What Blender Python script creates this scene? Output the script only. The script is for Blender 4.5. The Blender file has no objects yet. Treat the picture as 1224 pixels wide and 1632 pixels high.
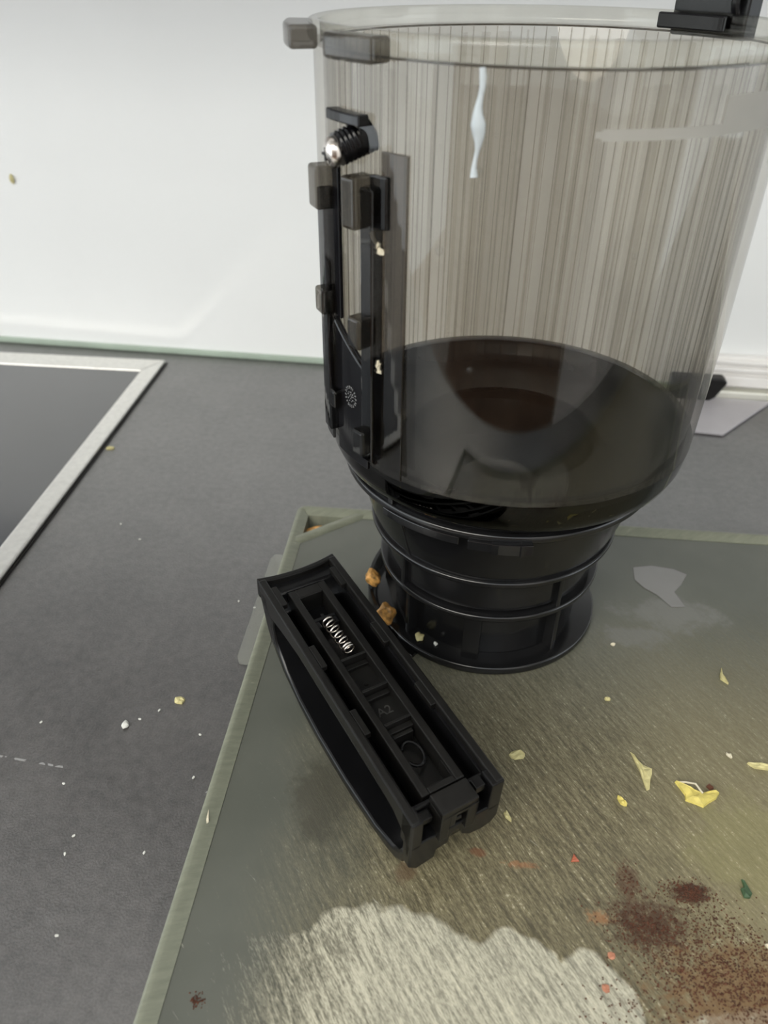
import bpy, bmesh, math, random
from mathutils import Vector, Matrix

random.seed(7)
SC = bpy.context.scene
COL = SC.collection
R = math.radians

# ------------------------------------------------------------------ camera
cam = bpy.data.cameras.new('camera')
cam_ob = bpy.data.objects.new('camera', cam)
COL.objects.link(cam_ob)
YAW, PITCH, ROLL = 0.0885, 0.6214, 0.01157
m = (Matrix.Rotation(YAW, 4, 'Z') @ Matrix.Rotation(math.pi / 2 - PITCH, 4, 'X') @ Matrix.Rotation(ROLL, 4, 'Z'))
cam_ob.matrix_world = Matrix.Translation((-0.0305, -0.3878, 0.3522)) @ m
cam.sensor_fit = 'VERTICAL'
cam.sensor_height = 36.0
cam.sensor_width = 27.0
cam.lens = 1251.4 / 1632 * 36.0
cam.clip_start = 0.01
cam.dof.use_dof = True
cam.dof.focus_distance = 0.40
cam.dof.aperture_fstop = 9.0
SC.camera = cam_ob

# ------------------------------------------------------------------ light
world = bpy.data.worlds.new('world')
SC.world = world
world.use_nodes = True
bg = world.node_tree.nodes['Background']
bg.inputs[0].default_value = (0.90, 0.965, 1.0, 1)
bg.inputs[1].default_value = 1.5

sun = bpy.data.lights.new('sun', 'SUN')
sun.energy = 1.3
sun.angle = R(40)
sun.color = (1.0, 0.93, 0.80)
sun_ob = bpy.data.objects.new('sun', sun)
COL.objects.link(sun_ob)
AZ, EL = R(212), R(42)
sd = Vector((math.sin(AZ) * math.cos(EL), math.cos(AZ) * math.cos(EL), math.sin(EL)))
sun_ob.rotation_euler = sd.to_track_quat('Z', 'Y').to_euler()
sun_ob.location = sd * 3

SC.view_settings.view_transform = 'Standard'
SC.view_settings.look = 'None'
SC.view_settings.gamma = 1.0
SC.view_settings.use_curve_mapping = False
SC.view_settings.exposure = 0.88
SC.cycles.transparent_max_bounces = 64
SC.cycles.max_bounces = 12
SC.cycles.use_denoising = True


# ------------------------------------------------------------------ materials
def nt(name):
    mt = bpy.data.materials.new(name)
    mt.use_nodes = True
    t = mt.node_tree
    return mt, t, t.nodes['Principled BSDF']


def rgb(c):
    return (c[0], c[1], c[2], 1)


def plain(name, col, rough=0.5, metal=0.0, spec=0.5, noise=0.0, nscale=40, bump=0.0, coat=0.0):
    mt, t, b = nt(name)
    b.inputs['Roughness'].default_value = rough
    b.inputs['Metallic'].default_value = metal
    b.inputs['Specular IOR Level'].default_value = spec
    b.inputs['Coat Weight'].default_value = coat
    b.inputs['Coat Roughness'].default_value = 0.05
    tc = t.nodes.new('ShaderNodeTexCoord')
    n = t.nodes.new('ShaderNodeTexNoise')
    n.inputs['Scale'].default_value = nscale
    n.inputs['Detail'].default_value = 5
    t.links.new(tc.outputs['Object'], n.inputs['Vector'])
    cr = t.nodes.new('ShaderNodeValToRGB')
    cr.color_ramp.elements[0].position = 0.3
    cr.color_ramp.elements[1].position = 0.7
    cr.color_ramp.elements[0].color = rgb([max(0, x * (1 - noise)) for x in col])
    cr.color_ramp.elements[1].color = rgb([x * (1 + noise) for x in col])
    t.links.new(n.outputs['Fac'], cr.inputs['Fac'])
    t.links.new(cr.outputs['Color'], b.inputs['Base Color'])
    if bump:
        bp = t.nodes.new('ShaderNodeBump')
        bp.inputs['Strength'].default_value = bump
        bp.inputs['Distance'].default_value = 0.001
        t.links.new(n.outputs['Fac'], bp.inputs['Height'])
        t.links.new(bp.outputs['Normal'], b.inputs['Normal'])
    return mt


def clear(name, tint, rough=0.02, ior=1.49, scale=30, vary=0.05):
    """tinted clear plastic: light passes with a tint at each surface, plus a Fresnel gloss"""
    mt = bpy.data.materials.new(name)
    mt.use_nodes = True
    t = mt.node_tree
    t.nodes.clear()
    out = t.nodes.new('ShaderNodeOutputMaterial')
    mix = t.nodes.new('ShaderNodeMixShader')
    tr = t.nodes.new('ShaderNodeBsdfTransparent')
    gl = t.nodes.new('ShaderNodeBsdfGlossy')
    gl.inputs['Roughness'].default_value = rough
    fr = t.nodes.new('ShaderNodeFresnel')
    ge = t.nodes.new('ShaderNodeNewGeometry')
    mx = t.nodes.new('ShaderNodeMix')
    mx.inputs[2].default_value = ior
    mx.inputs[3].default_value = 1 / ior
    t.links.new(ge.outputs['Backfacing'], mx.inputs[0])
    t.links.new(mx.outputs[0], fr.inputs['IOR'])
    tc = t.nodes.new('ShaderNodeTexCoord')
    mp = t.nodes.new('ShaderNodeMapping')
    mp.inputs['Scale'].default_value = (scale, scale, scale * 0.12)
    n = t.nodes.new('ShaderNodeTexNoise')
    n.inputs['Scale'].default_value = 2.0
    n.inputs['Detail'].default_value = 3
    t.links.new(tc.outputs['Object'], mp.inputs[0])
    t.links.new(mp.outputs[0], n.inputs['Vector'])
    cr = t.nodes.new('ShaderNodeValToRGB')
    cr.color_ramp.elements[0].color = rgb([x * (1 - vary) for x in tint])
    cr.color_ramp.elements[1].color = rgb([min(1, x * (1 + vary)) for x in tint])
    t.links.new(n.outputs['Fac'], cr.inputs['Fac'])
    t.links.new(cr.outputs['Color'], tr.inputs['Color'])
    t.links.new(fr.outputs[0], mix.inputs[0])
    t.links.new(tr.outputs[0], mix.inputs[1])
    t.links.new(gl.outputs[0], mix.inputs[2])
    t.links.new(mix.outputs[0], out.inputs['Surface'])
    return mt


def counter_material():
    mt, t, b = nt('grey_laminate')
    tc = t.nodes.new('ShaderNodeTexCoord')
    n1 = t.nodes.new('ShaderNodeTexNoise'); n1.inputs['Scale'].default_value = 900; n1.inputs['Detail'].default_value = 3
    n2 = t.nodes.new('ShaderNodeTexNoise'); n2.inputs['Scale'].default_value = 22; n2.inputs['Detail'].default_value = 6
    n3 = t.nodes.new('ShaderNodeTexNoise'); n3.inputs['Scale'].default_value = 190; n3.inputs['Detail'].default_value = 4
    for n in (n1, n2, n3):
        t.links.new(tc.outputs['Object'], n.inputs['Vector'])
    a = t.nodes.new('ShaderNodeMath'); a.operation = 'MULTIPLY_ADD'; a.inputs[1].default_value = 0.45
    c = t.nodes.new('ShaderNodeMath'); c.operation = 'MULTIPLY_ADD'; c.inputs[1].default_value = 0.35
    d = t.nodes.new('ShaderNodeMath'); d.operation = 'MULTIPLY'; d.inputs[1].default_value = 0.25
    t.links.new(n2.outputs['Fac'], d.inputs[0])
    t.links.new(n3.outputs['Fac'], c.inputs[0]); t.links.new(d.outputs[0], c.inputs[2])
    t.links.new(n1.outputs['Fac'], a.inputs[0]); t.links.new(c.outputs[0], a.inputs[2])
    cr = t.nodes.new('ShaderNodeValToRGB')
    cr.color_ramp.elements[0].position = 0.40; cr.color_ramp.elements[0].color = (0.010, 0.0094, 0.009, 1)
    cr.color_ramp.elements[1].position = 0.64; cr.color_ramp.elements[1].color = (0.078, 0.073, 0.071, 1)
    t.links.new(a.outputs[0], cr.inputs['Fac'])
    # a dried, straight drip line across the counter
    sp = t.nodes.new('ShaderNodeSeparateXYZ'); t.links.new(tc.outputs['Object'], sp.inputs[0])

    def mth(op, x, y):
        k = t.nodes.new('ShaderNodeMath'); k.operation = op
        for i, v in enumerate((x, y)):
            if isinstance(v, (int, float)): k.inputs[i].default_value = v
            else: t.links.new(v, k.inputs[i])
        return k.outputs[0]
    dl = mth('ABSOLUTE', mth('SUBTRACT', mth('ADD', sp.outputs['Y'], 0.1472), mth('MULTIPLY', mth('ADD', sp.outputs['X'], 0.21), -0.09)), 0)
    ln = mth('LESS_THAN', dl, 0.0006)
    ln = mth('MULTIPLY', ln, mth('GREATER_THAN', n3.outputs['Fac'], 0.50))
    ln = mth('MULTIPLY', ln, mth('GREATER_THAN', n2.outputs['Fac'], 0.50))
    mxl = t.nodes.new('ShaderNodeMix'); mxl.data_type = 'RGBA'
    t.links.new(mth('MULTIPLY', ln, 0.5), mxl.inputs[0]); t.links.new(cr.outputs['Color'], mxl.inputs[6]); mxl.inputs[7].default_value = (0.5, 0.5, 0.5, 1)
    t.links.new(mxl.outputs[2], b.inputs['Base Color'])
    b.inputs['Roughness'].default_value = 0.30
    b.inputs['Specular IOR Level'].default_value = 0.5
    b.inputs['IOR'].default_value = 2.4
    bp = t.nodes.new('ShaderNodeBump'); bp.inputs['Strength'].default_value = 0.35; bp.inputs['Distance'].default_value = 0.0006
    t.links.new(n1.outputs['Fac'], bp.inputs['Height'])
    t.links.new(bp.outputs['Normal'], b.inputs['Normal'])
    return mt


def board_material(field=True):
    """worn grey-green plastic; knife scratches run diagonally, spice stains near one corner"""
    mt, t, b = nt('worn_board_plastic' if field else 'board_rim_plastic')
    L = t.links.new
    tc = t.nodes.new('ShaderNodeTexCoord')

    def streak(angle, sx, sy, det):
        mp = t.nodes.new('ShaderNodeMapping')
        mp.inputs['Rotation'].default_value = (0, 0, R(angle))
        mp.inputs['Scale'].default_value = (sx, sy, 1)
        # rotate first, then stretch
        mp2 = t.nodes.new('ShaderNodeMapping')
        mp2.inputs['Rotation'].default_value = (0, 0, R(angle))
        mp.inputs['Rotation'].default_value = (0, 0, 0)
        L(tc.outputs['Object'], mp2.inputs[0]); L(mp2.outputs[0], mp.inputs[0])
        n = t.nodes.new('ShaderNodeTexNoise'); n.inputs['Scale'].default_value = 1.0
        n.inputs['Detail'].default_value = det; n.inputs['Roughness'].default_value = 0.65
        L(mp.outputs[0], n.inputs['Vector'])
        return n.outputs['Fac']

    if not field:
        n = streak(-30, 90, 420, 4)
        cr = t.nodes.new('ShaderNodeValToRGB')
        cr.color_ramp.elements[0].color = (0.12, 0.127, 0.096, 1)
        cr.color_ramp.elements[1].color = (0.22, 0.23, 0.175, 1)
        nk = cr.color_ramp.elements.new(0.70); nk.color = (0.22, 0.23, 0.175, 1)
        cr.color_ramp.elements[2].position = 0.76; cr.color_ramp.elements[2].color = (0.48, 0.48, 0.37, 1)
        L(n, cr.inputs['Fac']); L(cr.outputs['Color'], b.inputs['Base Color'])
        b.inputs['Roughness'].default_value = 0.35
        return mt

    s1a = streak(57, 60, 520, 5)
    s1b = streak(54, 380, 1500, 4)
    s2 = streak(40, 45, 650, 5)
    big = t.nodes.new('ShaderNodeTexNoise'); big.inputs['Scale'].default_value = 14; big.inputs['Detail'].default_value = 5
    L(tc.outputs['Object'], big.inputs['Vector'])
    fine = t.nodes.new('ShaderNodeTexNoise'); fine.inputs['Scale'].default_value = 700; fine.inputs['Detail'].default_value = 2
    L(tc.outputs['Object'], fine.inputs['Vector'])

    def mathn(op, a0, a1):
        k = t.nodes.new('ShaderNodeMath'); k.operation = op
        for i, v in enumerate((a0, a1)):
            if isinstance(v, (int, float)): k.inputs[i].default_value = v
            else: L(v, k.inputs[i])
        return k.outputs[0]

    s1 = mathn('ADD', mathn('MULTIPLY', s1a, 0.55), mathn('MULTIPLY', s1b, 0.45))

    def maprange(v, a0, a1, b0=0.0, b1=1.0):
        k = t.nodes.new('ShaderNodeMapRange'); k.inputs[1].default_value = a0; k.inputs[2].default_value = a1
        k.inputs[3].default_value = b0; k.inputs[4].default_value = b1
        k.interpolation_type = 'SMOOTHSTEP'
        L(v, k.inputs[0]); return k.outputs[0]

    def mathn(op, a0, a1):
        k = t.nodes.new('ShaderNodeMath'); k.operation = op
        for i, v in enumerate((a0, a1)):
            if isinstance(v, (int, float)): k.inputs[i].default_value = v
            else: L(v, k.inputs[i])
        return k.outputs[0]

    sep = t.nodes.new('ShaderNodeSeparateXYZ'); L(tc.outputs['Object'], sep.inputs[0])
    # where the board has been cut on (away from its left edge), a worn zone
    wx = mathn('ADD', sep.outputs['X'], mathn('MULTIPLY', mathn('SUBTRACT', big.outputs['Fac'], 0.5), 0.07))
    wear = maprange(wx, -0.115, -0.03)
    wear2 = maprange(mathn('ADD', sep.outputs['Y'], mathn('MULTIPLY', mathn('SUBTRACT', s1a, 0.5), 0.10)), 0.02, -0.17)
    wear = mathn('MULTIPLY', wear, wear2)

    def mixc(fac, c1, c2):
        k = t.nodes.new('ShaderNodeMix'); k.data_type = 'RGBA'
        if isinstance(fac, (int, float)): k.inputs[0].default_value = fac
        else: L(fac, k.inputs[0])
        for i, c in ((6, c1), (7, c2)):
            if isinstance(c, tuple): k.inputs[i].default_value = rgb(c)
            else: L(c, k.inputs[i])
        return k.outputs[2]

    # a thin wet film darkens the board; it ends in a ragged line, the near part has dried
    edge_n = t.nodes.new('ShaderNodeTexNoise'); edge_n.inputs['Scale'].default_value = 55; edge_n.inputs['Detail'].default_value = 4
    L(tc.outputs['Object'], edge_n.inputs['Vector'])
    en = mathn('SUBTRACT', edge_n.outputs['Fac'], 0.5)

    def patch(x, y, sx, sy, rot=0.0):
        c, s_ = math.cos(R(rot)), math.sin(R(rot))
        ux = mathn('SUBTRACT', sep.outputs['X'], x); uy = mathn('SUBTRACT', sep.outputs['Y'], y)
        px = mathn('ADD', mathn('MULTIPLY', ux, c / sx), mathn('MULTIPLY', uy, s_ / sx))
        py = mathn('ADD', mathn('MULTIPLY', ux, -s_ / sy), mathn('MULTIPLY', uy, c / sy))
        d = mathn('SQRT', mathn('ADD', mathn('MULTIPLY', px, px), mathn('MULTIPLY', py, py)), 0)
        return mathn('SUBTRACT', 1.0, d)

    dry = patch(-0.040, -0.262, 0.060, 0.056)
    for q in ((0.012, -0.262, 0.030, 0.049), (0.042, -0.252, 0.020, 0.034), (-0.085, -0.285, 0.05, 0.06), (0.11, -0.27, 0.05, 0.035)):
        dry = mathn('MAXIMUM', dry, patch(*q))
    dry = maprange(mathn('ADD', dry, mathn('MULTIPLY', en, 0.35)), 0.0, 0.07)
    dry = mathn('MULTIPLY', dry, maprange(mathn('ADD', sep.outputs['X'], mathn('MULTIPLY', mathn('SUBTRACT', s1, 0.5), 0.16)), -0.10, -0.045))

    base = mixc(maprange(big.outputs['Fac'], 0.3, 0.7), (0.084, 0.089, 0.074), (0.106, 0.110, 0.093))
    worn = mixc(maprange(s1, 0.38, 0.62), (0.076, 0.066, 0.040), (0.215, 0.188, 0.112))
    col = mixc(wear, base, worn)
    col = mixc(mathn('MULTIPLY', maprange(sep.outputs['X'], 0.05, 0.12), mathn('MULTIPLY', wear, 0.4)), col, (0.30, 0.262, 0.145))  # warm sunlit khaki painted over the right of the worn zone
    dryc = mixc(maprange(s1, 0.38, 0.60), (0.20, 0.19, 0.145), (0.50, 0.475, 0.37))
    col = mixc(dry, col, dryc)
    # scattered scratch flecks, their bright glints painted into the colour
    fl = mathn('MULTIPLY', maprange(s1, 0.545, 0.62), maprange(fine.outputs['Fac'], 0.48, 0.62))
    fl = mathn('MULTIPLY', fl, mathn('ADD', mathn('MULTIPLY', wear, 0.45), 0.02))
    col = mixc(fl, col, (0.66, 0.61, 0.45))
    long_s = mathn('MULTIPLY', maprange(s2, 0.66, 0.72), 0.5)
    long_s = mathn('MULTIPLY', long_s, maprange(sep.outputs['Y'], -0.12, -0.20))
    col = mixc(long_s, col, (0.50, 0.50, 0.42))

    # stains: (x, y, radius, colour, strength)
    def stain(col, x, y, rad, c, strength, nz, sx=1.0, sy=1.0, lo=0.25):
        dx = mathn('MULTIPLY', mathn('SUBTRACT', sep.outputs['X'], x), 1 / sx)
        dy = mathn('MULTIPLY', mathn('SUBTRACT', sep.outputs['Y'], y), 1 / sy)
        d = mathn('SQRT', mathn('ADD', mathn('MULTIPLY', dx, dx), mathn('MULTIPLY', dy, dy)), 0)
        d = mathn('DIVIDE', d, rad)
        nn = t.nodes.new('ShaderNodeTexNoise'); nn.inputs['Scale'].default_value = nz; nn.inputs['Detail'].default_value = 6
        nn.inputs['Roughness'].default_value = 0.7
        L(tc.outputs['Object'], nn.inputs['Vector'])
        v = mathn('SUBTRACT', mathn('ADD', nn.outputs['Fac'], 0.35), mathn('MULTIPLY', d, 0.55))
        return mixc(mathn('MULTIPLY', maprange(v, lo, lo + 0.28), strength), col, c)

    col = stain(col, -0.080, -0.160, 0.030, (0.060, 0.058, 0.044), 0.8, 40, 0.8, 1.1, 0.36)
    col = stain(col, 0.122, -0.005, 0.035, (0.18, 0.178, 0.17), 0.55, 40, 1.3, 0.7, 0.38)
    col = stain(col, 0.092, -0.028, 0.022, (0.17, 0.168, 0.16), 0.5, 60, 1.3, 0.6, 0.38)
    col = stain(col, 0.122, -0.165, 0.030, (0.24, 0.23, 0.09), 0.30, 60)
    col = stain(col, 0.105, -0.232, 0.050, (0.16, 0.085, 0.035), 0.75, 170, 1.3, 0.8, 0.44)
    col = stain(col, 0.070, -0.205, 0.028, (0.055, 0.022, 0.011), 0.85, 260, 1.3, 0.9, 0.50)
    col = stain(col, 0.091, -0.190, 0.010, (0.045, 0.017, 0.010), 0.9, 260, 1.3, 0.8, 0.38)
    col = stain(col, 0.064, -0.187, 0.010, (0.09, 0.05, 0.03), 0.7, 200, 0.8, 1.4, 0.40)
    col = stain(col, 0.049, -0.205, 0.007, (0.40, 0.19, 0.08), 0.45, 420, 1.4, 0.8, 0.45)
    col = stain(col, 0.016, -0.184, 0.009, (0.40, 0.16, 0.07), 0.4, 420, 1.5, 0.35, 0.45)
    col = stain(col, -0.036, -0.193, 0.007, (0.10, 0.06, 0.035), 0.6, 160, 1.0, 1.2, 0.35)
    col = stain(col, -0.003, -0.180, 0.005, (0.16, 0.06, 0.03), 0.6, 160, 1.0, 0.6, 0.35)
    L(col, b.inputs['Base Color'])
    ro = mathn('ADD', 0.26, mathn('MULTIPLY', dry, 0.30))
    L(ro, b.inputs['Roughness'])
    b.inputs['Specular IOR Level'].default_value = 0.5
    h = mathn('ADD', mathn('MULTIPLY', s1, mathn('ADD', mathn('MULTIPLY', wear, 1.0), 0.02)), mathn('MULTIPLY', fine.outputs['Fac'], mathn('ADD', mathn('MULTIPLY', wear, 0.2), 0.01)))
    h = mathn('ADD', h, mathn('MULTIPLY', long_s, 0.6))
    bp = t.nodes.new('ShaderNodeBump'); bp.inputs['Strength'].default_value = 0.6; bp.inputs['Distance'].default_value = 0.0010
    L(h, bp.inputs['Height']); L(bp.outputs['Normal'], b.inputs['Normal'])
    return mt


M = {}
M['counter'] = counter_material()
M['board'] = board_material(True)
M['board_rim'] = board_material(False)
M['black'] = plain('black_abs', (0.005, 0.005, 0.0055), 0.22, spec=0.33, noise=0.25, nscale=60)
M['black_matt'] = plain('black_matt_plastic', (0.006, 0.0057, 0.0052), 0.34, spec=0.36, noise=0.3, nscale=90)
M['black_gloss'] = plain('black_gloss_plastic', (0.005, 0.005, 0.006), 0.12, spec=0.3, noise=0.2, nscale=60)
M['base'] = plain('black_base_plastic', (0.007, 0.007, 0.0075), 0.16, noise=0.2, nscale=60)
M['smoke'] = clear('smoked_clear_plastic', (0.825, 0.81, 0.78), 0.015)
M['smoke_rim'] = clear('smoked_clear_rim', (0.93, 0.925, 0.895), 0.02)
M['smoke_dark'] = clear('dark_smoked_plastic', (0.30, 0.30, 0.31), 0.03)
M['smoke_wing'] = clear('smoked_wing_plastic', (0.47, 0.44, 0.41), 0.03)
M['smoke_lug'] = clear('smoked_lug_plastic', (0.44, 0.42, 0.39), 0.02)
M['rib'] = clear('smoked_flute_plastic', (0.85, 0.84, 0.82), 0.03, 1.2)
M['rib_soft'] = clear('smoked_band_plastic', (0.95, 0.945, 0.935), 0.03, 1.1)
M['boss'] = clear('boss_plastic', (0.55, 0.55, 0.56), 0.03)
M['clear'] = plain('clear_rubber', (0.42, 0.43, 0.38), 0.2, noise=0.05)
M['clear'].node_tree.nodes['Principled BSDF'].inputs['Alpha'].default_value = 0.2
M['water'] = clear('water', (0.97, 0.98, 0.98), 0.01, 1.33)
M['print'] = plain('grey_print', (0.40, 0.39, 0.36), 0.6, noise=0.05)
M['steel'] = plain('brushed_steel', (0.78, 0.77, 0.74), 0.45, metal=1.0, noise=0.06, nscale=200)
M['screw'] = plain('screw_steel', (0.72, 0.67, 0.62), 0.22, metal=1.0, noise=0.1, nscale=300)
M['spring'] = plain('spring_steel', (0.78, 0.72, 0.66), 0.25, metal=1.0, noise=0.1, nscale=300)
M['hob'] = plain('hob_glass', (0.022, 0.023, 0.028), 0.12, noise=0.1, nscale=30, coat=0.6)
M['wall'] = plain('white_glass_panel', (0.80, 0.81, 0.81), 0.16, noise=0.012, nscale=9)
M['edge'] = plain('green_glass_edge', (0.34, 0.41, 0.34), 0.25, noise=0.1, nscale=20)
M['white'] = plain('white_lacquer', (0.84, 0.82, 0.80), 0.25, noise=0.02, nscale=20)
M['alu'] = plain('pale_aluminium', (0.86, 0.86, 0.78), 0.3, metal=0.6, noise=0.04, nscale=50)
M['sheet'] = plain('pale_grey_plastic', (0.42, 0.40, 0.42), 0.35, noise=0.04, nscale=30)
M['floor'] = plain('brown_floor', (0.15, 0.085, 0.05), 0.45, noise=0.3, nscale=6)
M['room'] = plain('room_paint', (0.22, 0.17, 0.14), 0.7, noise=0.03, nscale=4)
M['yellow'] = plain('yellow_peel', (0.62, 0.52, 0.14), 0.5, noise=0.25, nscale=220, bump=0.4)
M['pale'] = plain('pale_yellow_pulp', (0.50, 0.45, 0.22), 0.5, noise=0.2, nscale=250, bump=0.5)
M['cream'] = plain('cream_fibre', (0.58, 0.53, 0.40), 0.6, noise=0.15, nscale=300, bump=0.4)
M['orange'] = plain('orange_pulp', (0.52, 0.27, 0.075), 0.4, noise=0.75, nscale=260, bump=1.0)
M['red'] = plain('red_skin', (0.42, 0.12, 0.065), 0.4, noise=0.2, nscale=200)
M['salmon'] = plain('salmon_pulp', (0.40, 0.17, 0.10), 0.6, noise=0.25, nscale=300)
M['green'] = plain('green_leaf', (0.05, 0.10, 0.045), 0.5, noise=0.3, nscale=200)
M['brown'] = plain('brown_spice', (0.085, 0.030, 0.014), 0.8, noise=0.5, nscale=400)
M['crumb'] = plain('white_crumb', (0.62, 0.62, 0.58), 0.4, noise=0.1, nscale=400)
M['puddle_grey'] = plain('grey_water', (0.19, 0.187, 0.182), 0.05, noise=0.08, nscale=30)  # paler glossy grey for the puddle


# ------------------------------------------------------------------ mesh helpers
def link(name, bm, mat, parent=None, smooth=False, bevel=0.0, seg=2, angle=35):
    bmesh.ops.remove_doubles(bm, verts=bm.verts, dist=1e-7)
    bmesh.ops.recalc_face_normals(bm, faces=bm.faces)
    me = bpy.data.meshes.new(name)
    bm.to_mesh(me)
    bm.free()
    o = bpy.data.objects.new(name, me)
    COL.objects.link(o)
    me.materials.append(M[mat] if isinstance(mat, str) else mat)
    if smooth:
        for p in me.polygons:
            p.use_smooth = True
        me.set_sharp_from_angle(angle=R(angle))
    if bevel:
        b = o.modifiers.new('bevel', 'BEVEL')
        b.width = bevel
        b.segments = seg
        b.limit_method = 'ANGLE'
        b.angle_limit = R(40)
        b.harden_normals = False
    if parent:
        o.parent = parent
    return o


def tag(o, label, cat, group=None):
    o['label'] = label
    o['category'] = cat
    if group:
        o['group'] = group
    return o


def struct(o):
    o['kind'] = 'structure'
    return o


def thing(name, label, cat, loc=(0, 0, 0), rot=(0, 0, 0), group=None):
    o = bpy.data.objects.new(name, None)
    o.empty_display_size = 0.02
    o.location = loc
    o.rotation_euler = rot
    COL.objects.link(o)
    return tag(o, label, cat, group)


def box(bm, x0, x1, y0, y1, z0, z1):
    v = [bm.verts.new((x, y, z)) for z in (z0, z1) for y in (y0, y1) for x in (x0, x1)]
    for f in ((0, 2, 3, 1), (4, 5, 7, 6), (0, 1, 5, 4), (2, 6, 7, 3), (0, 4, 6, 2), (1, 3, 7, 5)):
        bm.faces.new([v[i] for i in f])
    return v


def prism(bm, poly, z0, z1, axis='z'):
    """extrude a 2D outline: axis z -> (x,y), axis x -> (y,z), axis y -> (x,z)"""
    def P(p, h):
        if axis == 'z': return (p[0], p[1], h)
        if axis == 'x': return (h, p[0], p[1])
        return (p[0], h, p[1])
    a = [bm.verts.new(P(p, z0)) for p in poly]
    b = [bm.verts.new(P(p, z1)) for p in poly]
    n = len(poly)
    bm.faces.new(a[::-1])
    bm.faces.new(b)
    for i in range(n):
        bm.faces.new((a[i], a[(i + 1) % n], b[(i + 1) % n], b[i]))


def lathe(bm, prof, n=128, cx=0.0, cy=0.0, closed=True):
    rings = []
    for r, z in prof:
        rings.append([bm.verts.new((cx + r * math.cos(2 * math.pi * k / n), cy + r * math.sin(2 * math.pi * k / n), z)) for k in range(n)])
    m_ = len(prof)
    for i in range(m_ if closed else m_ - 1):
        a, b = rings[i], rings[(i + 1) % m_]
        for k in range(n):
            bm.faces.new((a[k], a[(k + 1) % n], b[(k + 1) % n], b[k]))
    if not closed:
        for ring in (rings[0], rings[-1]):
            bm.faces.new(ring)


def arc_block(bm, a0, a1, r0, r1, z0, z1, n=8, cx=0.0, ztop=None):
    """solid block bounded by two radii, two angles (degrees), two heights"""
    cols = []
    for k in range(n + 1):
        f = k / n
        a = R(a0 + (a1 - a0) * f)
        zt = z1 if ztop is None else z1 + (ztop - z1) * f
        c, s = math.cos(a), math.sin(a)
        cols.append([bm.verts.new((cx + r * c, r * s, z)) for r, z in ((r0, z0), (r1, z0), (r1, zt), (r0, zt))])
    for k in range(n):
        a, b = cols[k], cols[k + 1]
        for i in range(4):
            bm.faces.new((a[i], a[(i + 1) % 4], b[(i + 1) % 4], b[i]))
    bm.faces.new(cols[0])
    bm.faces.new(cols[-1][::-1])


def tube(bm, pts, rad, n=10, closed=False, caps=True):
    pts = [Vector(p) for p in pts]
    m_ = len(pts)
    rings = []
    up = None
    for i, p in enumerate(pts):
        if closed:
            d = pts[(i + 1) % m_] - pts[i - 1]
        else:
            d = pts[min(i + 1, m_ - 1)] - pts[max(i - 1, 0)]
        d.normalize()
        if up is None:
            up = Vector((0, 0, 1)) if abs(d.z) < 0.9 else Vector((1, 0, 0))
        u = (up - d * up.dot(d)).normalized()
        up = u
        w = d.cross(u)
        rr = rad[i] if isinstance(rad, (list, tuple)) else rad
        rings.append([bm.verts.new(p + (u * math.cos(2 * math.pi * k / n) + w * math.sin(2 * math.pi * k / n)) * rr) for k in range(n)])
    for i in range(m_ if closed else m_ - 1):
        a, b = rings[i], rings[(i + 1) % m_]
        for k in range(n):
            bm.faces.new((a[k], a[(k + 1) % n], b[(k + 1) % n], b[k]))
    if caps and not closed:
        bm.faces.new(rings[0])
        bm.faces.new(rings[-1])


def pol(a, r, z, cx=0.0):
    return (cx + r * math.cos(R(a)), r * math.sin(R(a)), z)


def blob(bm, c, size, seed, sub=2, rough=0.3, rot=0.0):
    rnd = random.Random(seed)
    t = bmesh.new()
    bmesh.ops.create_icosphere(t, subdivisions=sub, radius=1.0)
    ph = [rnd.uniform(0, 6.28) for _ in range(6)]
    cr, sr = math.cos(rot), math.sin(rot)
    vm = {}
    for v in t.verts:
        p = v.co
        k = 1 + rough * (math.sin(3 * p.x + ph[0]) * math.sin(3.3 * p.y + ph[1]) + 0.6 * math.sin(5 * p.z + ph[2] + 4 * p.x) + 0.5 * math.sin(6 * p.y + ph[3]))
        q = Vector((p.x * size[0], p.y * size[1], p.z * size[2])) * k
        vm[v] = bm.verts.new((c[0] + q.x * cr - q.y * sr, c[1] + q.x * sr + q.y * cr, max(q.z, -size[2] * 0.98) + c[2]))
    for f in t.faces:
        bm.faces.new([vm[v] for v in f.verts])
    t.free()


# ================================================================== SETTING
WA = R(-2.5)                       # the wall runs very slightly askew to the counter's things
WALL = Matrix.Translation((-0.16, 0.3615, 0)) @ Matrix.Rotation(WA, 4, 'Z')


def on_wall(o):
    o.matrix_world = WALL
    return o


bm = bmesh.new(); box(bm, -1.6, 1.9, -0.40, 0.50, -0.04, 0.0)
tag(link('countertop', bm, 'counter', bevel=0.003), 'dark grey speckled laminate countertop along the white wall', 'countertop')

bm = bmesh.new(); box(bm, -1.5, 2.0, 0.0, 0.03, 0.006, 1.15)
struct(on_wall(link('wall_back', bm, 'wall')))
bm = bmesh.new(); box(bm, -1.5, 0.36, -0.004, 0.03, 0.0003, 0.006)
struct(on_wall(link('trim_1', bm, 'edge', bevel=0.001)))

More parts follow.
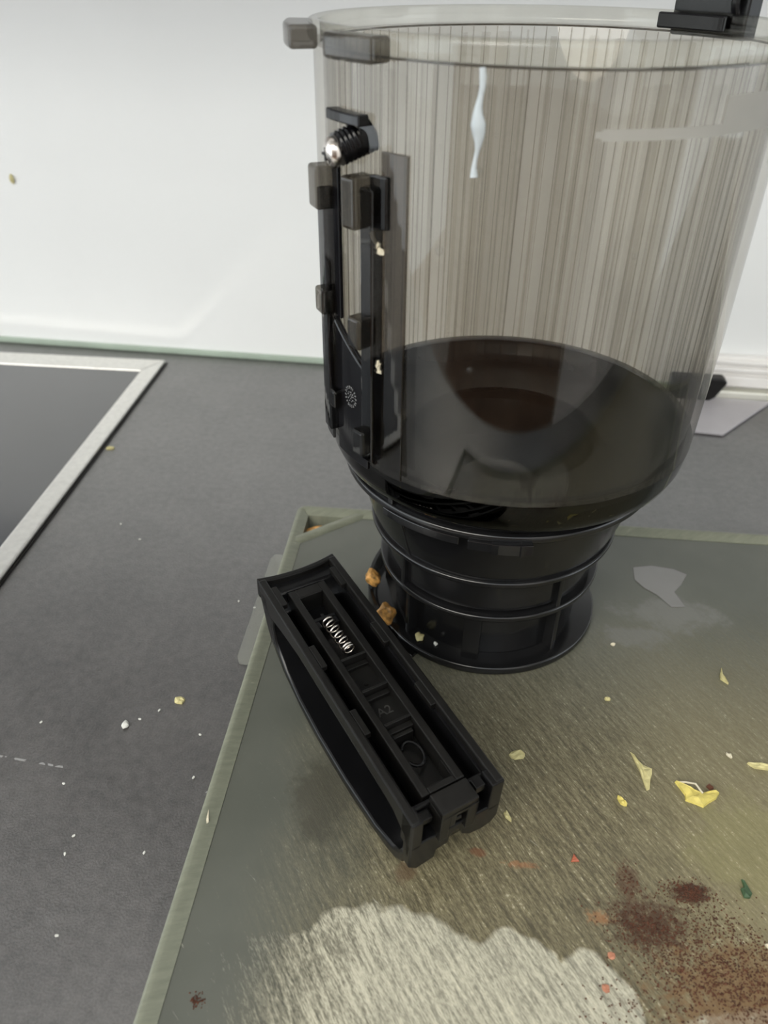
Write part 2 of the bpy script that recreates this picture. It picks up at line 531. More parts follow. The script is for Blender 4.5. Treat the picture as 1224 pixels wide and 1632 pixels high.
bm = bmesh.new(); box(bm, -1.5, 2.0, -0.33, -0.0003, 0.52, 1.15)  # unseen cabinet added to shade the upper part of the wall
wc = on_wall(link('shading_cabinet', bm, 'white', bevel=0.002))
tag(wc, 'added white cabinet above the worktop, out of view, shading the wall', 'cabinet')
bm = bmesh.new(); blob(bm, (-0.4602, 0.3733, 0.1699), (0.0022, 0.0011, 0.0045), 90, 2, 0.15, 0.0)
tag(link('wall_speck', bm, 'pale', smooth=True), 'small tan food speck stuck on the white wall', 'food scrap')
# white ribbed profile along the foot of the wall, right of the hopper
trim = bmesh.new()
box(trim, 0.365, 1.6, -0.010, -0.0003, 0.0, 0.040)
tr2 = struct(on_wall(link('trim_2', trim, 'white', bevel=0.001)))
for z0, z1, y0 in ((0.034, 0.038, -0.0135), (0.027, 0.031, -0.0145), (0.013, 0.023, -0.017)):
    b2 = bmesh.new(); box(b2, 0.365, 1.6, y0, -0.0102, z0, z1)
    o = link('profile_rib', b2, 'white', tr2, bevel=0.001)
b2 = bmesh.new(); box(b2, 0.372, 1.6, -0.021, -0.0102, 0.001, 0.0095)
link('metal_strip', b2, 'alu', tr2, bevel=0.0015)
b2 = bmesh.new(); prism(b2, [(0.343, 0.001), (0.3795, 0.001), (0.386, 0.006), (0.394, 0.022), (0.390, 0.0255), (0.343, 0.0255)], -0.030, -0.0172, 'y')
link('end_stop', b2, 'black_matt', tr2, bevel=0.0015)['label'] = 'black plastic end stop'

bm = bmesh.new(); box(bm, -3.0, 3.0, -3.0, 0.7, -0.93, -0.90)
struct(link('floor', bm, 'floor'))
bm = bmesh.new(); box(bm, -3.0, 3.0, -3.1, -3.0, -0.90, 1.5)
struct(link('wall_front', bm, 'room'))
M['shading_ceiling'] = plain('shading_ceiling_paint', (0.60, 0.59, 0.57), 0.8, noise=0.02, nscale=3)
bm = bmesh.new(); box(bm, -3.0, 3.0, -1.15, 0.8, 1.60, 1.65)  # unseen ceiling added to dim light from above, stopped short for the sun
struct(link('shading_ceiling', bm, 'shading_ceiling'))
bm = bmesh.new(); box(bm, -1.58, 1.88, -0.34, 0.48, -0.899, -0.0405)
tag(link('base_cabinet', bm, 'white', bevel=0.002), 'white base cabinet carrying the grey countertop', 'cabinet')

bm = bmesh.new(); box(bm, 0.62, 1.25, -1.60, -0.62, -0.899, 1.3)  # unseen cupboard added for its bright reflection in the hopper
tag(link('reflection_cupboard', bm, 'white', bevel=0.004), 'added unseen tall white cupboard, a bright reflection for the hopper', 'cupboard')

# ================================================================== HOB
hob = thing('induction_hob', 'black glass hob in a brushed steel frame set in the countertop', 'hob', (-0.64, 0.08, 0.0003))
HX0, HX1, HY0, HY1 = -0.29, 0.3155, -0.29, 0.2605


def frame_bar(p0, p1, q1, q0, name='frame_bar'):
    b = bmesh.new(); prism(b, [p0, p1, q1, q0], 0.0011, 0.0045)
    return link(name, b, 'steel', hob, bevel=0.0012)


fw, fb = 0.0165, 0.0265
A, B, Cc, D = (HX0, HY0), (HX1, HY0), (HX1, HY1), (HX0, HY1)
a, b_, c_, d_ = (HX0 + fw, HY0 + fw), (HX1 - fw, HY0 + fw), (HX1 - fw, HY1 - fb), (HX0 + fw, HY1 - fb)
frame_bar(A, B, b_, a); frame_bar(B, Cc, c_, b_); frame_bar(Cc, D, d_, c_); frame_bar(D, A, a, d_)
bm = bmesh.new(); box(bm, HX0 - 0.0015, HX1 + 0.0015, HY0 - 0.0015, HY1 + 0.0015, -0.0002, 0.0010)
link('shadow_strip', bm, 'black_matt', hob)  # dark strip added for the shadow gap beside the frame
bm = bmesh.new(); box(bm, HX0 + fw, HX1 - fw, HY0 + fw, HY1 - fb, 0.0011, 0.003)
link('glass_plate', bm, 'hob', hob)

# ================================================================== CUTTING BOARD
BT = 0.012
board = thing('cutting_board', 'worn grey green plastic cutting board with raised rim under the hopper', 'cutting board', (0, 0, 0.0004))
bx0, bx1, by0, by1 = -0.1365, 0.46, -0.31, 0.0835
bm = bmesh.new()
prism(bm, [(bx0 + 0.003, by0 + 0.003), (bx1 - 0.003, by0 + 0.003), (bx1 - 0.003, by1 - 0.003), (-0.090, by1 - 0.003), (-0.1335, 0.043)], 0.0, BT - 0.0004)
link('board_surface', bm, 'board', board)


def rrect(x0, x1, y0, y1, r, n=6):
    pts = []
    for cx, cy, a0 in ((x1 - r, y1 - r, 0), (x0 + r, y1 - r, 90), (x0 + r, y0 + r, 180), (x1 - r, y0 + r, 270)):
        for k in range(n + 1):
            a = R(a0 + 90 * k / n)
            pts.append((cx + r * math.cos(a), cy + r * math.sin(a)))
    return pts


def rim_sweep(path, closed, prof):
    """sweep a (offset, z) profile along a 2D path; offset is to the left of travel"""
    bm = bmesh.new()
    n = len(path); rings = []
    for i, p in enumerate(path):
        q0 = Vector(path[i - 1]) if (closed or i) else Vector(path[0])
        q1 = Vector(path[(i + 1) % n]) if (closed or i < n - 1) else Vector(path[-1])
        d0 = (Vector(p) - q0); d1 = (q1 - Vector(p))
        d = (d0.normalized() if d0.length > 0 else Vector((0, 0))) + (d1.normalized() if d1.length > 0 else Vector((0, 0)))
        d.normalize()
        nn = Vector((-d.y, d.x))
        rings.append([bm.verts.new((p[0] + nn.x * o_, p[1] + nn.y * o_, z)) for o_, z in prof])
    k = len(prof)
    for i in range(n if closed else n - 1):
        a_, b__ = rings[i], rings[(i + 1) % n]
        for j in range(k):
            bm.faces.new((a_[j], a_[(j + 1) % k], b__[(j + 1) % k], b__[j]))
    if not closed:
        bm.faces.new(rings[0]); bm.faces.new(rings[-1])
    return bm


rim_prof = [(0.0, 0.0), (0.0, 0.0125), (0.0005, 0.0146), (0.0018, 0.0154), (0.0038, 0.0150), (0.0062, 0.0134), (0.0090, 0.0121), (0.0095, 0.0)]
link('rim', rim_sweep(rrect(bx0, bx1, by0, by1, 0.007), True, rim_prof), 'board_rim', board, smooth=True, angle=60)
bar_prof = [(-0.0045, 0.0), (-0.0045, 0.0118), (-0.002, 0.0140), (0.002, 0.0140), (0.0045, 0.0118), (0.0045, 0.0)]
link('corner_bar', rim_sweep([(-0.134, 0.0415), (-0.112, 0.0600), (-0.088, 0.0795)], False, bar_prof), 'board_rim', board, smooth=True, angle=60)
bm = bmesh.new()
prism(bm, [(bx0 - 0.011, -0.062), (bx0 - 0.009, -0.066), (bx0 - 0.002, -0.066), (bx0 - 0.0002, -0.060), (bx0 - 0.0002, 0.032), (bx0 - 0.003, 0.037), (bx0 - 0.009, 0.037), (bx0 - 0.011, 0.032)], 0.0001, 0.0045)
link('grip_strip', bm, 'clear', board, bevel=0.0012)['label'] = 'clear rubber grip strip'
bm = bmesh.new()
blob(bm, (-0.1205, 0.0645, 0.0050), (0.0075, 0.0050, 0.0045), 3, 2, 0.12, 0.5)
tag(link('orange_scrap', bm, 'orange', smooth=True), 'orange scrap lying on the counter inside the board corner hole', 'food scrap')

# ================================================================== HOPPER
hop = thing('juicer_hopper', 'tall smoked clear juicer hopper on a black ringed base', 'juicer hopper', (0, 0, BT + 0.0002))
ZO = -(BT + 0.0002)
CX = 0.002


def hlink(name, bm, mat, parent=hop, **k):
    off = ZO
    for v in bm.verts:
        v.co.z += off
    return link(name, bm, mat, parent, **k)


bm = bmesh.new()
lathe(bm, [(0.0966, 0.1502), (0.0970, 0.160), (0.0978, 0.184), (0.0983, 0.21),
           (0.0985, 0.27), (0.0985, 0.3222), (0.0955, 0.3222), (0.0946, 0.3210), (0.0946, 0.21), (0.0938, 0.165), (0.0930, 0.1502)], 144, CX)
bowl = hlink('bowl', bm, 'smoke', smooth=True, angle=50)
bm = bmesh.new()
lathe(bm, [(0.0956, 0.3223), (0.0987, 0.3223), (0.1003, 0.3230), (0.1008, 0.3245), (0.1008, 0.3282), (0.1000, 0.3296), (0.0988, 0.3300), (0.0968, 0.3300), (0.0957, 0.3292)], 144, CX)
hlink('rim', bm, 'smoke_rim', smooth=True, angle=50)
bm = bmesh.new()
lathe(bm, [(0.0845, 0.1283), (0.0885, 0.1298), (0.0925, 0.1335), (0.0952, 0.140), (0.0966, 0.1500), (0.0930, 0.1500), (0.0905, 0.1415), (0.086, 0.1365),
           (0.080, 0.1345), (0.052, 0.1335), (0.052, 0.1283)], 144, CX)
hlink('bowl_bottom', bm, 'smoke_dark', smooth=True, angle=50)
bm = bmesh.new()
lathe(bm, [(0.0515, 0.1337), (0.080, 0.1347), (0.086, 0.1367), (0.0902, 0.1415), (0.0924, 0.1490), (0.0912, 0.1490), (0.0885, 0.1425), (0.085, 0.1385), (0.080, 0.1367), (0.0515, 0.1357)], 144, CX)
M['floor_plastic'] = plain('black_floor_plastic', (0.004, 0.004, 0.0045), 0.2, spec=0.14, noise=0.2)
hlink('bowl_floor', bm, 'floor_plastic', smooth=True, angle=50)
# fine flutes moulded into the inside wall
bm = bmesh.new()
NF = 92
rf = random.Random(3)
for k in range(NF):
    a = 360 * k / NF
    w = rf.uniform(0.10, 0.22)
    arc_block(bm, a - w, a + w, 0.0930, 0.0934, 0.1500, 0.3208, 1, CX)
fl = hlink('flutes', bm, 'rib')
fl['kind'] = 'stuff'
bm = bmesh.new()
for k in range(46):
    a = 360 * (k + rf.random()) / 46
    w = rf.uniform(0.3, 2.2)
    arc_block(bm, a - w, a + w, 0.0930, 0.0934, 0.1500, 0.3195 - rf.uniform(0, 0.004), 2, CX)
bm2 = bmesh.new()
tube(bm2, [pol(k * 2.5, 0.0947, 0.3214, CX) for k in range(144)], 0.00045, 6, True)
hlink('step_bead', bm2, 'smoke_lug', smooth=True)
fl = hlink('flute_bands', bm, 'rib_soft')
fl['kind'] = 'stuff'

# ---- black base, stacked flanges
bm = bmesh.new()
lathe(bm, [(0.0515, 0.1281), (0.0845, 0.1281), (0.0838, 0.1255), (0.0800, 0.1215), (0.0792, 0.118), (0.0745, 0.098), (0.0700, 0.0835), (0.0632, 0.0800), (0.0625, 0.079), (0.0622, 0.056), (0.0572, 0.0505),
           (0.0568, 0.0485), (0.0565, 0.0178), (0.0500, 0.0178), (0.0500, 0.100)], 128)
hlink('neck', bm, 'base', smooth=True, angle=30)
for zc0, zc1, r0, r1 in ((0.1212, 0.1256, 0.0782, 0.0868), (0.0798, 0.0834, 0.0685, 0.0719), (0.0503, 0.0542, 0.0600, 0.0664), (0.0122, 0.0175, 0.0500, 0.0695)):
    bm = bmesh.new()
    e = 0.0011
    lathe(bm, [(r0, zc0), (r1 - e, zc0), (r1 - e * 0.3, zc0 + e * 0.3), (r1, zc0 + e), (r1, zc1 - e), (r1 - e * 0.3, zc1 - e * 0.3), (r1 - e, zc1), (r0, zc1)], 128)
    hlink('flange', bm, 'base', smooth=True, angle=50)
# floor of the throat, a dark disc
bm = bmesh.new()
lathe(bm, [(0.0001, 0.1000), (0.0499, 0.1000), (0.0499, 0.1040), (0.022, 0.1100), (0.010, 0.1140), (0.0001, 0.1150)], 64)
hlink('throat_cone', bm, 'base', smooth=True)


def rib(a, r0, r1, z0, z1, w, r1top=None):
    bm = bmesh.new()
    c, s = math.cos(R(a)), math.sin(R(a))
    rt = r1top or r1
    vs = []
    for sg in (-1, 1):
        for r, z in ((r0, z0), (r1, z0), (rt, z1), (r0, z1)):
            vs.append(bm.verts.new((r * c - sg * w / 2 * s, r * s + sg * w / 2 * c, z)))
    for f in ((0, 1, 2, 3), (7, 6, 5, 4), (0, 4, 5, 1), (1, 5, 6, 2), (2, 6, 7, 3), (3, 7, 4, 0)):
        bm.faces.new([vs[i] for i in f])
    return hlink('rib', bm, 'base', bevel=0.0006)


for aa in (-131, -20, 60, 150):
    rib(aa, 0.068, 0.0705, 0.0830, 0.1215, 0.0030, 0.0815)
for aa in (-140, -54, 20, 100, 170):
    rib(aa, 0.061, 0.0655, 0.0538, 0.0802, 0.0028)
for aa in (-137, -51, 30, 110, 175):
    rib(aa, 0.055, 0.064, 0.0172, 0.0508, 0.0028)
rib(-98, 0.055, 0.063, 0.0172, 0.0508, 0.0100, 0.0605)
for aa in (-131, 60, 150):
    rib(aa, 0.080, 0.0858, 0.1250, 0.1290, 0.0035)

# bayonet lip and catch on the top flange
bm = bmesh.new(); arc_block(bm, -134, -104, 0.0790, 0.0866, 0.1168, 0.1216, 12)
hlink('bayonet_lip', bm, 'base', bevel=0.0005)
bm = bmesh.new(); arc_block(bm, -101, -93, 0.0790, 0.0884, 0.1165, 0.1222, 5)
arc_block(bm, -93.4, -80.5, 0.0790, 0.0895, 0.1160, 0.1226, 6)
arc_block(bm, -84.6, -83.4, 0.0790, 0.0902, 0.1156, 0.1230, 1)
hlink('bayonet_catch', bm, 'base', bevel=0.0005)
# outlet lip bulging from the bottom flange
bm = bmesh.new()
arc_block(bm, -205, -124, 0.0660, 0.0742, 0.0130, 0.0146, 20)
arc_block(bm, -205, -150, 0.0715, 0.0742, 0.0130, 0.0250, 16)
hlink('outlet_lip', bm, 'smoke_dark', bevel=0.0006)

# ---- handle mount on the left: rails, clips, plate, screw
for a0, a1, z0, z1, nm in ((-133.2, -129.2, 0.158, 0.279, 'rail'), (-153.0, -148.5, 0.160, 0.272, 'rail')):
    bm = bmesh.new(); arc_block(bm, a0, a1, 0.0976, 0.1040, z0, z1, 4, CX)
    hlink(nm, bm, 'smoke_dark', bevel=0.0008)
bm = bmesh.new(); arc_block(bm, -128.8, -121.5, 0.0983, 0.0998, 0.152, 0.292, 6, CX)
hlink('mount_wing', bm, 'smoke_wing', bevel=0.0004)
bm = bmesh.new(); arc_block(bm, -160, -153.2, 0.0983, 0.0998, 0.150, 0.240, 6, CX)
hlink('mount_wing', bm, 'smoke_dark', bevel=0.0004)
bm = bmesh.new(); arc_block(bm, -148.4, -133.3, 0.0983, 0.1000, 0.150, 0.218, 10, CX, ztop=0.202)
hlink('mount_plate', bm, 'black_gloss', bevel=0.0004)
bm = bmesh.new(); arc_block(bm, -148.4, -145.2, 0.0983, 0.1000, 0.2185, 0.290, 4, CX)
hlink('mount_strip', bm, 'black_gloss', bevel=0.0004)
bm = bmesh.new(); tube(bm, [pol(-148 + k * 1.8, 0.1002, 0.2165 - k * 0.0020, CX) for k in range(9)], 0.0011, 8)
hlink('diagonal_bead', bm, 'smoke_lug', smooth=True)
for aa, z0, z1, rr, w in ((-134.0, 0.2635, 0.2830, 0.1090, 4.5), (-133.2, 0.2140, 0.2280, 0.1085, 4.2), (-132.4, 0.1620, 0.1750, 0.1080, 4.0),
                          (-150.5, 0.2645, 0.2815, 0.1075, 5.5), (-150.0, 0.2195, 0.2310, 0.1070, 5.0), (-147.5, 0.1735, 0.1830, 0.1040, 3.5)):
    bm = bmesh.new(); arc_block(bm, aa - w / 2, aa + w / 2, 0.0976, rr, z0, z1, 3, CX)
    hlink('clip_lug', bm, 'smoke_lug', bevel=0.0015, seg=3)
bm = bmesh.new(); arc_block(bm, -131.6, -126.5, 0.0983, 0.1012, 0.2640, 0.2835, 4, CX)
hlink('clip_pad', bm, 'smoke_dark', bevel=0.0006)
# screw boss + screw
bm = bmesh.new()
q0, q1 = Vector(pol(-139.5, 0.0900, 0.2945, CX)), Vector(pol(-141.0, 0.1038, 0.2898, CX))
tube(bm, [q0.lerp(q1, k / 48) for k in range(49)], [0.0058 + 0.0006 * (1 if k % 6 < 3 else 0) for k in range(49)], 24)
hlink('screw_boss', bm, 'black_gloss', smooth=True, angle=70)
bm = bmesh.new(); arc_block(bm, -147, -134, 0.0976, 0.1030, 0.2990, 0.3030, 6, CX)
hlink('boss_ledge', bm, 'black_gloss', bevel=0.0006)
scr = bmesh.new()
tube(scr, [pol(-141.3, 0.1045, 0.2890, CX), pol(-141.4, 0.1062, 0.2887, CX), pol(-141.5, 0.1078, 0.2885, CX), pol(-141.6, 0.1085, 0.2884, CX)], [0.0056, 0.0058, 0.0044, 0.0018], 24)
scr_o = hlink('screw', scr, 'screw', smooth=True, angle=50)
scr_o['label'] = 'round-headed steel screw'
bm = bmesh.new()
p0, p1 = Vector(pol(-141.3, 0.1046, 0.2892, CX)), Vector(pol(-139.45, 0.0882, 0.2951, CX))
npt = 60
tube(bm, [p0.lerp(p1, k / npt) for k in range(npt + 1)], [0.0019 + 0.0007 * (1 if k % 6 < 3 else 0) for k in range(npt + 1)], 12)
hlink('screw_thread', bm, 'screw', scr_o, smooth=True, angle=50)
bm = bmesh.new()
hc = Vector(pol(-141.6, 0.1085, 0.2884, CX)); ax = Vector(pol(-140.65, 1, 0)).normalized(); tg = Vector((-ax.y, ax.x, 0)); zz = Vector((0, 0, 1))
for u, w in ((tg, zz), (zz, tg)):
    vs = []
    for i in (-1, 1):
        for j in (-1, 1):
            for k in (-1, 1):
                vs.append(bm.verts.new(hc + u * 0.0024 * i + w * 0.0005 * j + ax * 0.0003 * k))
    for f in ((0, 1, 3, 2), (4, 6, 7, 5), (0, 4, 5, 1), (2, 3, 7, 6), (0, 2, 6, 4), (1, 5, 7, 3)):
        bm.faces.new([vs[q] for q in f])
hlink('cross_slot', bm, 'black_matt', scr_o)
# moulded date stamp: a ring of tiny raised marks
bm = bmesh.new()
rm = random.Random(11)
for rr, cnt, s_ in ((0.0050, 18, 0.00045), (0.0042, 18, 0.00030), (0.0024, 9, 0.0004), (0.0010, 4, 0.0004)):
    for k in range(cnt):
        t_ = 2 * math.pi * (k + 0.3 * rm.random()) / cnt
        aa = -140.7 + math.degrees(rr * 0.9 * math.cos(t_) / 0.1); zc = 0.1835 + rr * math.sin(t_)
        da = math.degrees(s_ * rm.uniform(0.5, 1.1) / 0.1)
        arc_block(bm, aa - da, aa + da, 0.0999, 0.1002, zc - s_ * rm.uniform(0.4, 1), zc + s_ * 0.7, 1, CX)
hlink('moulding_mark', bm, plain('raised_mark', (0.16, 0.16, 0.16), 0.4))

# ---- two lugs on the rim, left; lid hinge on the far right
for a0, a1, r1 in ((-178, -157, 0.1105), (-141, -126.5, 0.1095)):
    bm = bmesh.new(); arc_block(bm, a0, a1, 0.0990, r1, 0.3205, 0.3288, 10, CX)
    hlink('rim_lug', bm, 'smoke_lug', bevel=0.0015, seg=3)
hinge_b = bmesh.new(); arc_block(hinge_b, 50, 26, 0.1010, 0.1090, 0.3195, 0.3420, 12, CX)
hinge = hlink('lid_hinge', hinge_b, 'black', bevel=0.0012)
hinge['label'] = 'black lid hinge'
bm = bmesh.new(); arc_block(bm, 52, 29, 0.0930, 0.0955, 0.3225, 0.3292, 12, CX)
hlink('hinge_pad', bm, 'black_gloss', hinge, bevel=0.0008)
bm = bmesh.new(); tube(bm, [pol(27.5 + 2.0 * math.cos(0), 0.105 + 0.006 * math.cos(t * 2 * math.pi / 24), 0.3355 + 0.0075 * math.sin(t * 2 * math.pi / 24), CX) for t in range(24)], 0.0022, 8, True)
hlink('hinge_eye', bm, 'black_gloss', hinge, smooth=True)
bm = bmesh.new(); tube(bm, [pol(50 - k * 2, 0.105, 0.3425, CX) for k in range(11)], 0.0055, 16)
hlink('hinge_barrel', bm, 'black', hinge, smooth=True)

# ---- printed level line, front right
bm = bmesh.new()
pts = []
arc_block(bm, -82.5, -55.5, 0.09865, 0.09885, 0.3010, 0.3047, 20, CX)
arc_block(bm, -83.8, -82.4, 0.09865, 0.09885, 0.3019, 0.3039, 1, CX)
arc_block(bm, -56.0, -34, 0.09865, 0.09885, 0.3012, 0.3135, 16, CX)
M['print'].node_tree.nodes['Principled BSDF'].inputs['Alpha'].default_value = 0.55
lm = hlink('level_mark', bm, 'print')
lm['label'] = 'pale grey printed line'

# water beads and pulp specks stuck to the hopper
for i, (aa, z, s_) in enumerate(((-113.5, 0.2605, 0.0018), (-106, 0.2895, 0.0020), (-104.4, 0.2150, 0.0014), (-119, 0.2310, 0.0009), (-71, 0.262, 0.0012))):
    bm = bmesh.new(); blob(bm, pol(aa, 0.0984, z, CX), (s_ * 0.9, s_ * 0.7, s_), i, 2, 0.05, R(aa + 90))
    d = link('water_drop', bm, 'water', smooth=True)
    tag(d, 'water drop on the front wall of the hopper, ' + ('beside its left streaks', 'highest of the five', 'just above the dark band', 'nearest the handle rails', 'furthest right')[i], 'water drop', 'drops on the hopper')


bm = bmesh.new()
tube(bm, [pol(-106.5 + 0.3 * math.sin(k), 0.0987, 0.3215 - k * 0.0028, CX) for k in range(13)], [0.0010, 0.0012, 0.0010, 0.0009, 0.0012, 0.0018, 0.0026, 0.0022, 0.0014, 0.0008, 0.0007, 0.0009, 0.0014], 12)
M['trickle'] = plain('trickle_highlight', (0.62, 0.68, 0.72), 0.08, noise=0.1, nscale=200)  # pale bluish colour paints a bright reflection onto the trickle
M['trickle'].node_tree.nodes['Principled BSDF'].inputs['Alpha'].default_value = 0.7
tag(link('water_trickle', bm, 'trickle', smooth=True), 'water trickle with painted white highlight running down the front of the hopper from its rim', 'water')


def fibre(pts, rad, name, label, mat='cream'):
    bm = bmesh.new(); tube(bm, pts, rad, 6)
    rnd = random.Random(len(label))
    for p in pts[1:]:
        blob(bm, p, (rad[0] * rnd.uniform(0.8, 1.5),) * 3, rnd.random(), 1, 0.4)
    return tag(link(name, bm, mat, smooth=True), label, 'food scrap')


fibre([pol(-131.5, 0.1000, 0.2620, CX), pol(-130.8, 0.1004, 0.2600, CX), pol(-129.4, 0.1004, 0.2575, CX), pol(-128.6, 0.1004, 0.2555, CX)], [0.0012, 0.0010, 0.0007, 0.0010], 'pulp_fibre', 'cream pulp fibre hanging below the upper clip of the hopper')
fibre([pol(-129.4, 0.1002, 0.2090, CX), pol(-129.2, 0.1004, 0.2068, CX), pol(-128.8, 0.1004, 0.2040, CX)], [0.0008, 0.0011, 0.0006], 'pulp_fibre', 'cream pulp fleck below the middle clip of the hopper')
for i, (c, s_, mt, lb) in enumerate(((pol(-168, 0.0715, 0.0330), (0.0048, 0.0040, 0.0058), 'orange', 'upper orange pulp lump on the rim of the hopper base'),
                                     (pol(-148, 0.0705, 0.0240), (0.0056, 0.0048, 0.0075), 'orange', 'larger orange pulp lump low on the hopper base beside the handle'),
                                     (pol(-143, 0.0745, 0.0165), (0.0032, 0.0024, 0.0022), 'pale', 'pale pulp shred under the larger orange lump'),
                                     (pol(-128, 0.0625, 0.0192), (0.0034, 0.0026, 0.0018), 'pale', 'pale yellow pulp bit on the foot flange of the hopper'),
                                     (pol(-118, 0.0610, 0.0188), (0.0014, 0.0012, 0.0010), 'crumb', 'tiny white pulp bit on the foot flange of the hopper'))):
    bm = bmesh.new(); blob(bm, c, s_, 20 + i, 3, 0.17, 0.5 * i)
    tag(link('pulp_lump', bm, mt, smooth=True), lb, 'food scrap')

# ================================================================== DETACHED HANDLE
HB = 0.0545
hd = thing('jug_handle', 'detached black plastic jug handle lying open side up on the cutting board', 'handle',
           (-0.0614, -0.1228, 0.01265), (Matrix.Rotation(R(35.16), 4, 'Z') @ Matrix.Rotation(R(3.5), 4, 'X')).to_euler())


def hx(bm):
    """handle coordinates (t across, s along from far end, d height from the open face) -> local"""
    for v in bm.verts:
        t_, s_, d__ = v.co
        v.co = Vector((t_, 0.085 - s_, d__ + HB))
    return bm


def hpart(name, boxes, mat='black_matt', parent=hd, bevel=0.0007, **k):
    bm = bmesh.new()
    for q in boxes:
        box(bm, *q)
    return link(name, hx(bm), mat, parent, bevel=bevel, **k)


W2 = 0.0233
# the grip: a D-shaped strap
outer = [(0.0000, -0.0040), (0.0025, -0.0120), (0.0078, -0.0250), (0.0140, -0.0345), (0.0300, -0.0450), (0.0500, -0.0515), (0.0680, -0.0543), (0.0800, -0.0545), (0.0900, -0.0545), (0.1100, -0.0532),
         (0.1300, -0.0500), (0.1450, -0.0460), (0.1530, -0.0425), (0.1575, -0.0375), (0.1590, -0.0310), (0.1590, -0.0275)]
inner = [(0.1560, -0.0270), (0.1540, -0.0325), (0.1490, -0.0370), (0.1340, -0.0430), (0.1035, -0.0478), (0.0740, -0.0488), (0.0500, -0.0460), (0.0330, -0.0400), (0.0200, -0.0310), (0.0165, -0.0220), (0.0180, -0.0140), (0.0130, -0.0095), (0.0110, -0.0040)]
bm = bmesh.new(); prism(bm, outer + inner, -W2, W2, 'x')
link('grip', hx(bm), 'black', hd, bevel=0.0018, seg=3, smooth=True, angle=40)
# side walls with their lower edge following the finger hole
for sg, nm in ((-1, 'side_wall'), (1, 'side_wall')):
    bm = bmesh.new()
    side = [(0.0005, 0.0), (0.1625, 0.0), (0.1625, -0.0270), (0.1598, -0.0262), (0.1574, -0.0150), (0.1480, -0.0098), (0.1320, -0.0078), (0.1160, -0.0072), (0.0820, -0.0085), (0.0530, -0.0090), (0.0310, -0.0119), (0.0180, -0.0145), (0.0030, -0.0125)]
    prism(bm, side, sg * 0.0190, sg * W2, 'x')
    link(nm, hx(bm), 'black_matt', hd, bevel=0.0008)
# clip tabs on the inner lips
for sg in (-1, 1):
    for s0 in (0.0083, 0.0556, 0.0996):
        q = sorted((sg * 0.0160, sg * 0.0192))
        hpart('clip_tab', [(q[0], q[1], s0, s0 + 0.0151, -0.0036, -0.0003)], bevel=0.0004)
# recess: floor and inner walls, darker and deeper
hpart('recess_floor', [(-0.0188, 0.0188, 0.012, 0.158, -0.0225, -0.0205)], 'black')
for sg in (-1, 1):
    q = sorted((sg * 0.0176, sg * 0.0189))
    hpart('recess_wall', [(q[0], q[1], 0.010, 0.1545, -0.0204, -0.0042)], 'black', bevel=0)
# far end wall, curved to fit round the jug
bm = bmesh.new()
n = 12
fo, fi = [], []
for k in range(n + 1):
    t_ = -0.0232 + 0.0464 * k / n
    sag = 0.0030 * (1 - (t_ / 0.0232) ** 2)
    fo.append((t_, -0.0022 + sag)); fi.append((t_, 0.0012 + sag))
prism(bm, fo + fi[::-1], -0.0125, -0.0002, 'z')
link('end_wall', hx(bm), 'black_matt', hd, bevel=0.0007)
bm = bmesh.new()
prism(bm, [(x, y + 0.0038) for x, y in fo[1:-1]] + [(x, y + 0.0090) for x, y in fi[1:-1]][::-1], -0.0110, -0.0090, 'z')
link('end_shelf', hx(bm), 'black_matt', hd, bevel=0.0004)

# inner frame (latch carrier) with cells
fr = bpy.data.objects.new('latch_frame', None)
COL.objects.link(fr); fr.parent = hd; fr.empty_display_size = 0.01
FT, FBm = -0.0030, -0.0160
bm = bmesh.new()
box(bm, -0.0117, -0.0075, 0.0132, 0.1518, FBm, FT)
box(bm, 0.0060, 0.0103, 0.0132, 0.1518, FBm, FT)
box(bm, -0.0076, 0.0061, 0.0132, 0.0202, FBm, FT)
box(bm, -0.0076, 0.0061, 0.1485, 0.1518, FBm, FT)
bmf = link('frame_wall', hx(bm), 'black_matt', fr, bevel=0.0006)
for s0 in (0.0685, 0.0903, 0.1120):
    hpart('divider', [(-0.0076, 0.0061, s0, s0 + 0.0014, FBm, FT)], parent=fr, bevel=0.0003)
hpart('cell_floor', [(-0.0075, 0.0060, 0.0700, 0.0902, -0.0105, -0.0095), ], parent=fr, bevel=0)
hpart('cell_floor', [(-0.0075, 0.0060, 0.0918, 0.1119, -0.0100, -0.0090)], parent=fr, bevel=0)
hpart('cell_floor', [(-0.0075, 0.0060, 0.1135, 0.1484, -0.0150, -0.0140)], parent=fr, bevel=0)
hpart('cell_floor', [(-0.0075, 0.0060, 0.0203, 0.0684, -0.0158, -0.0148)], parent=fr, bevel=0, mat='black')
for s0, dd in ((0.0700, -0.0075), (0.0918, -0.0065), (0.1135, -0.0060)):
    hpart('cell_step', [(-0.0074, 0.0059, s0 + 0.0001, s0 + 0.0030, -0.0139, dd)], parent=fr, bevel=0.0003)
bm = bmesh.new(); tube(bm, [(-0.001, 0.0830, -0.0094), (-0.001, 0.0830, -0.0086)], 0.0013, 16)
link('pip', hx(bm), 'black_matt', fr, smooth=True)
# slide catch in front of the spring
hpart('slide_catch', [(-0.0070, 0.0055, 0.0355, 0.0375, -0.0140, -0.0055), (-0.0070, -0.0045, 0.0375, 0.0420, -0.0140, -0.0060), (0.0030, 0.0055, 0.0375, 0.0420, -0.0140, -0.0060), (-0.0015, 0.0005, 0.0320, 0.0356, -0.0140, -0.0070)], 'black', fr, 0.0003)
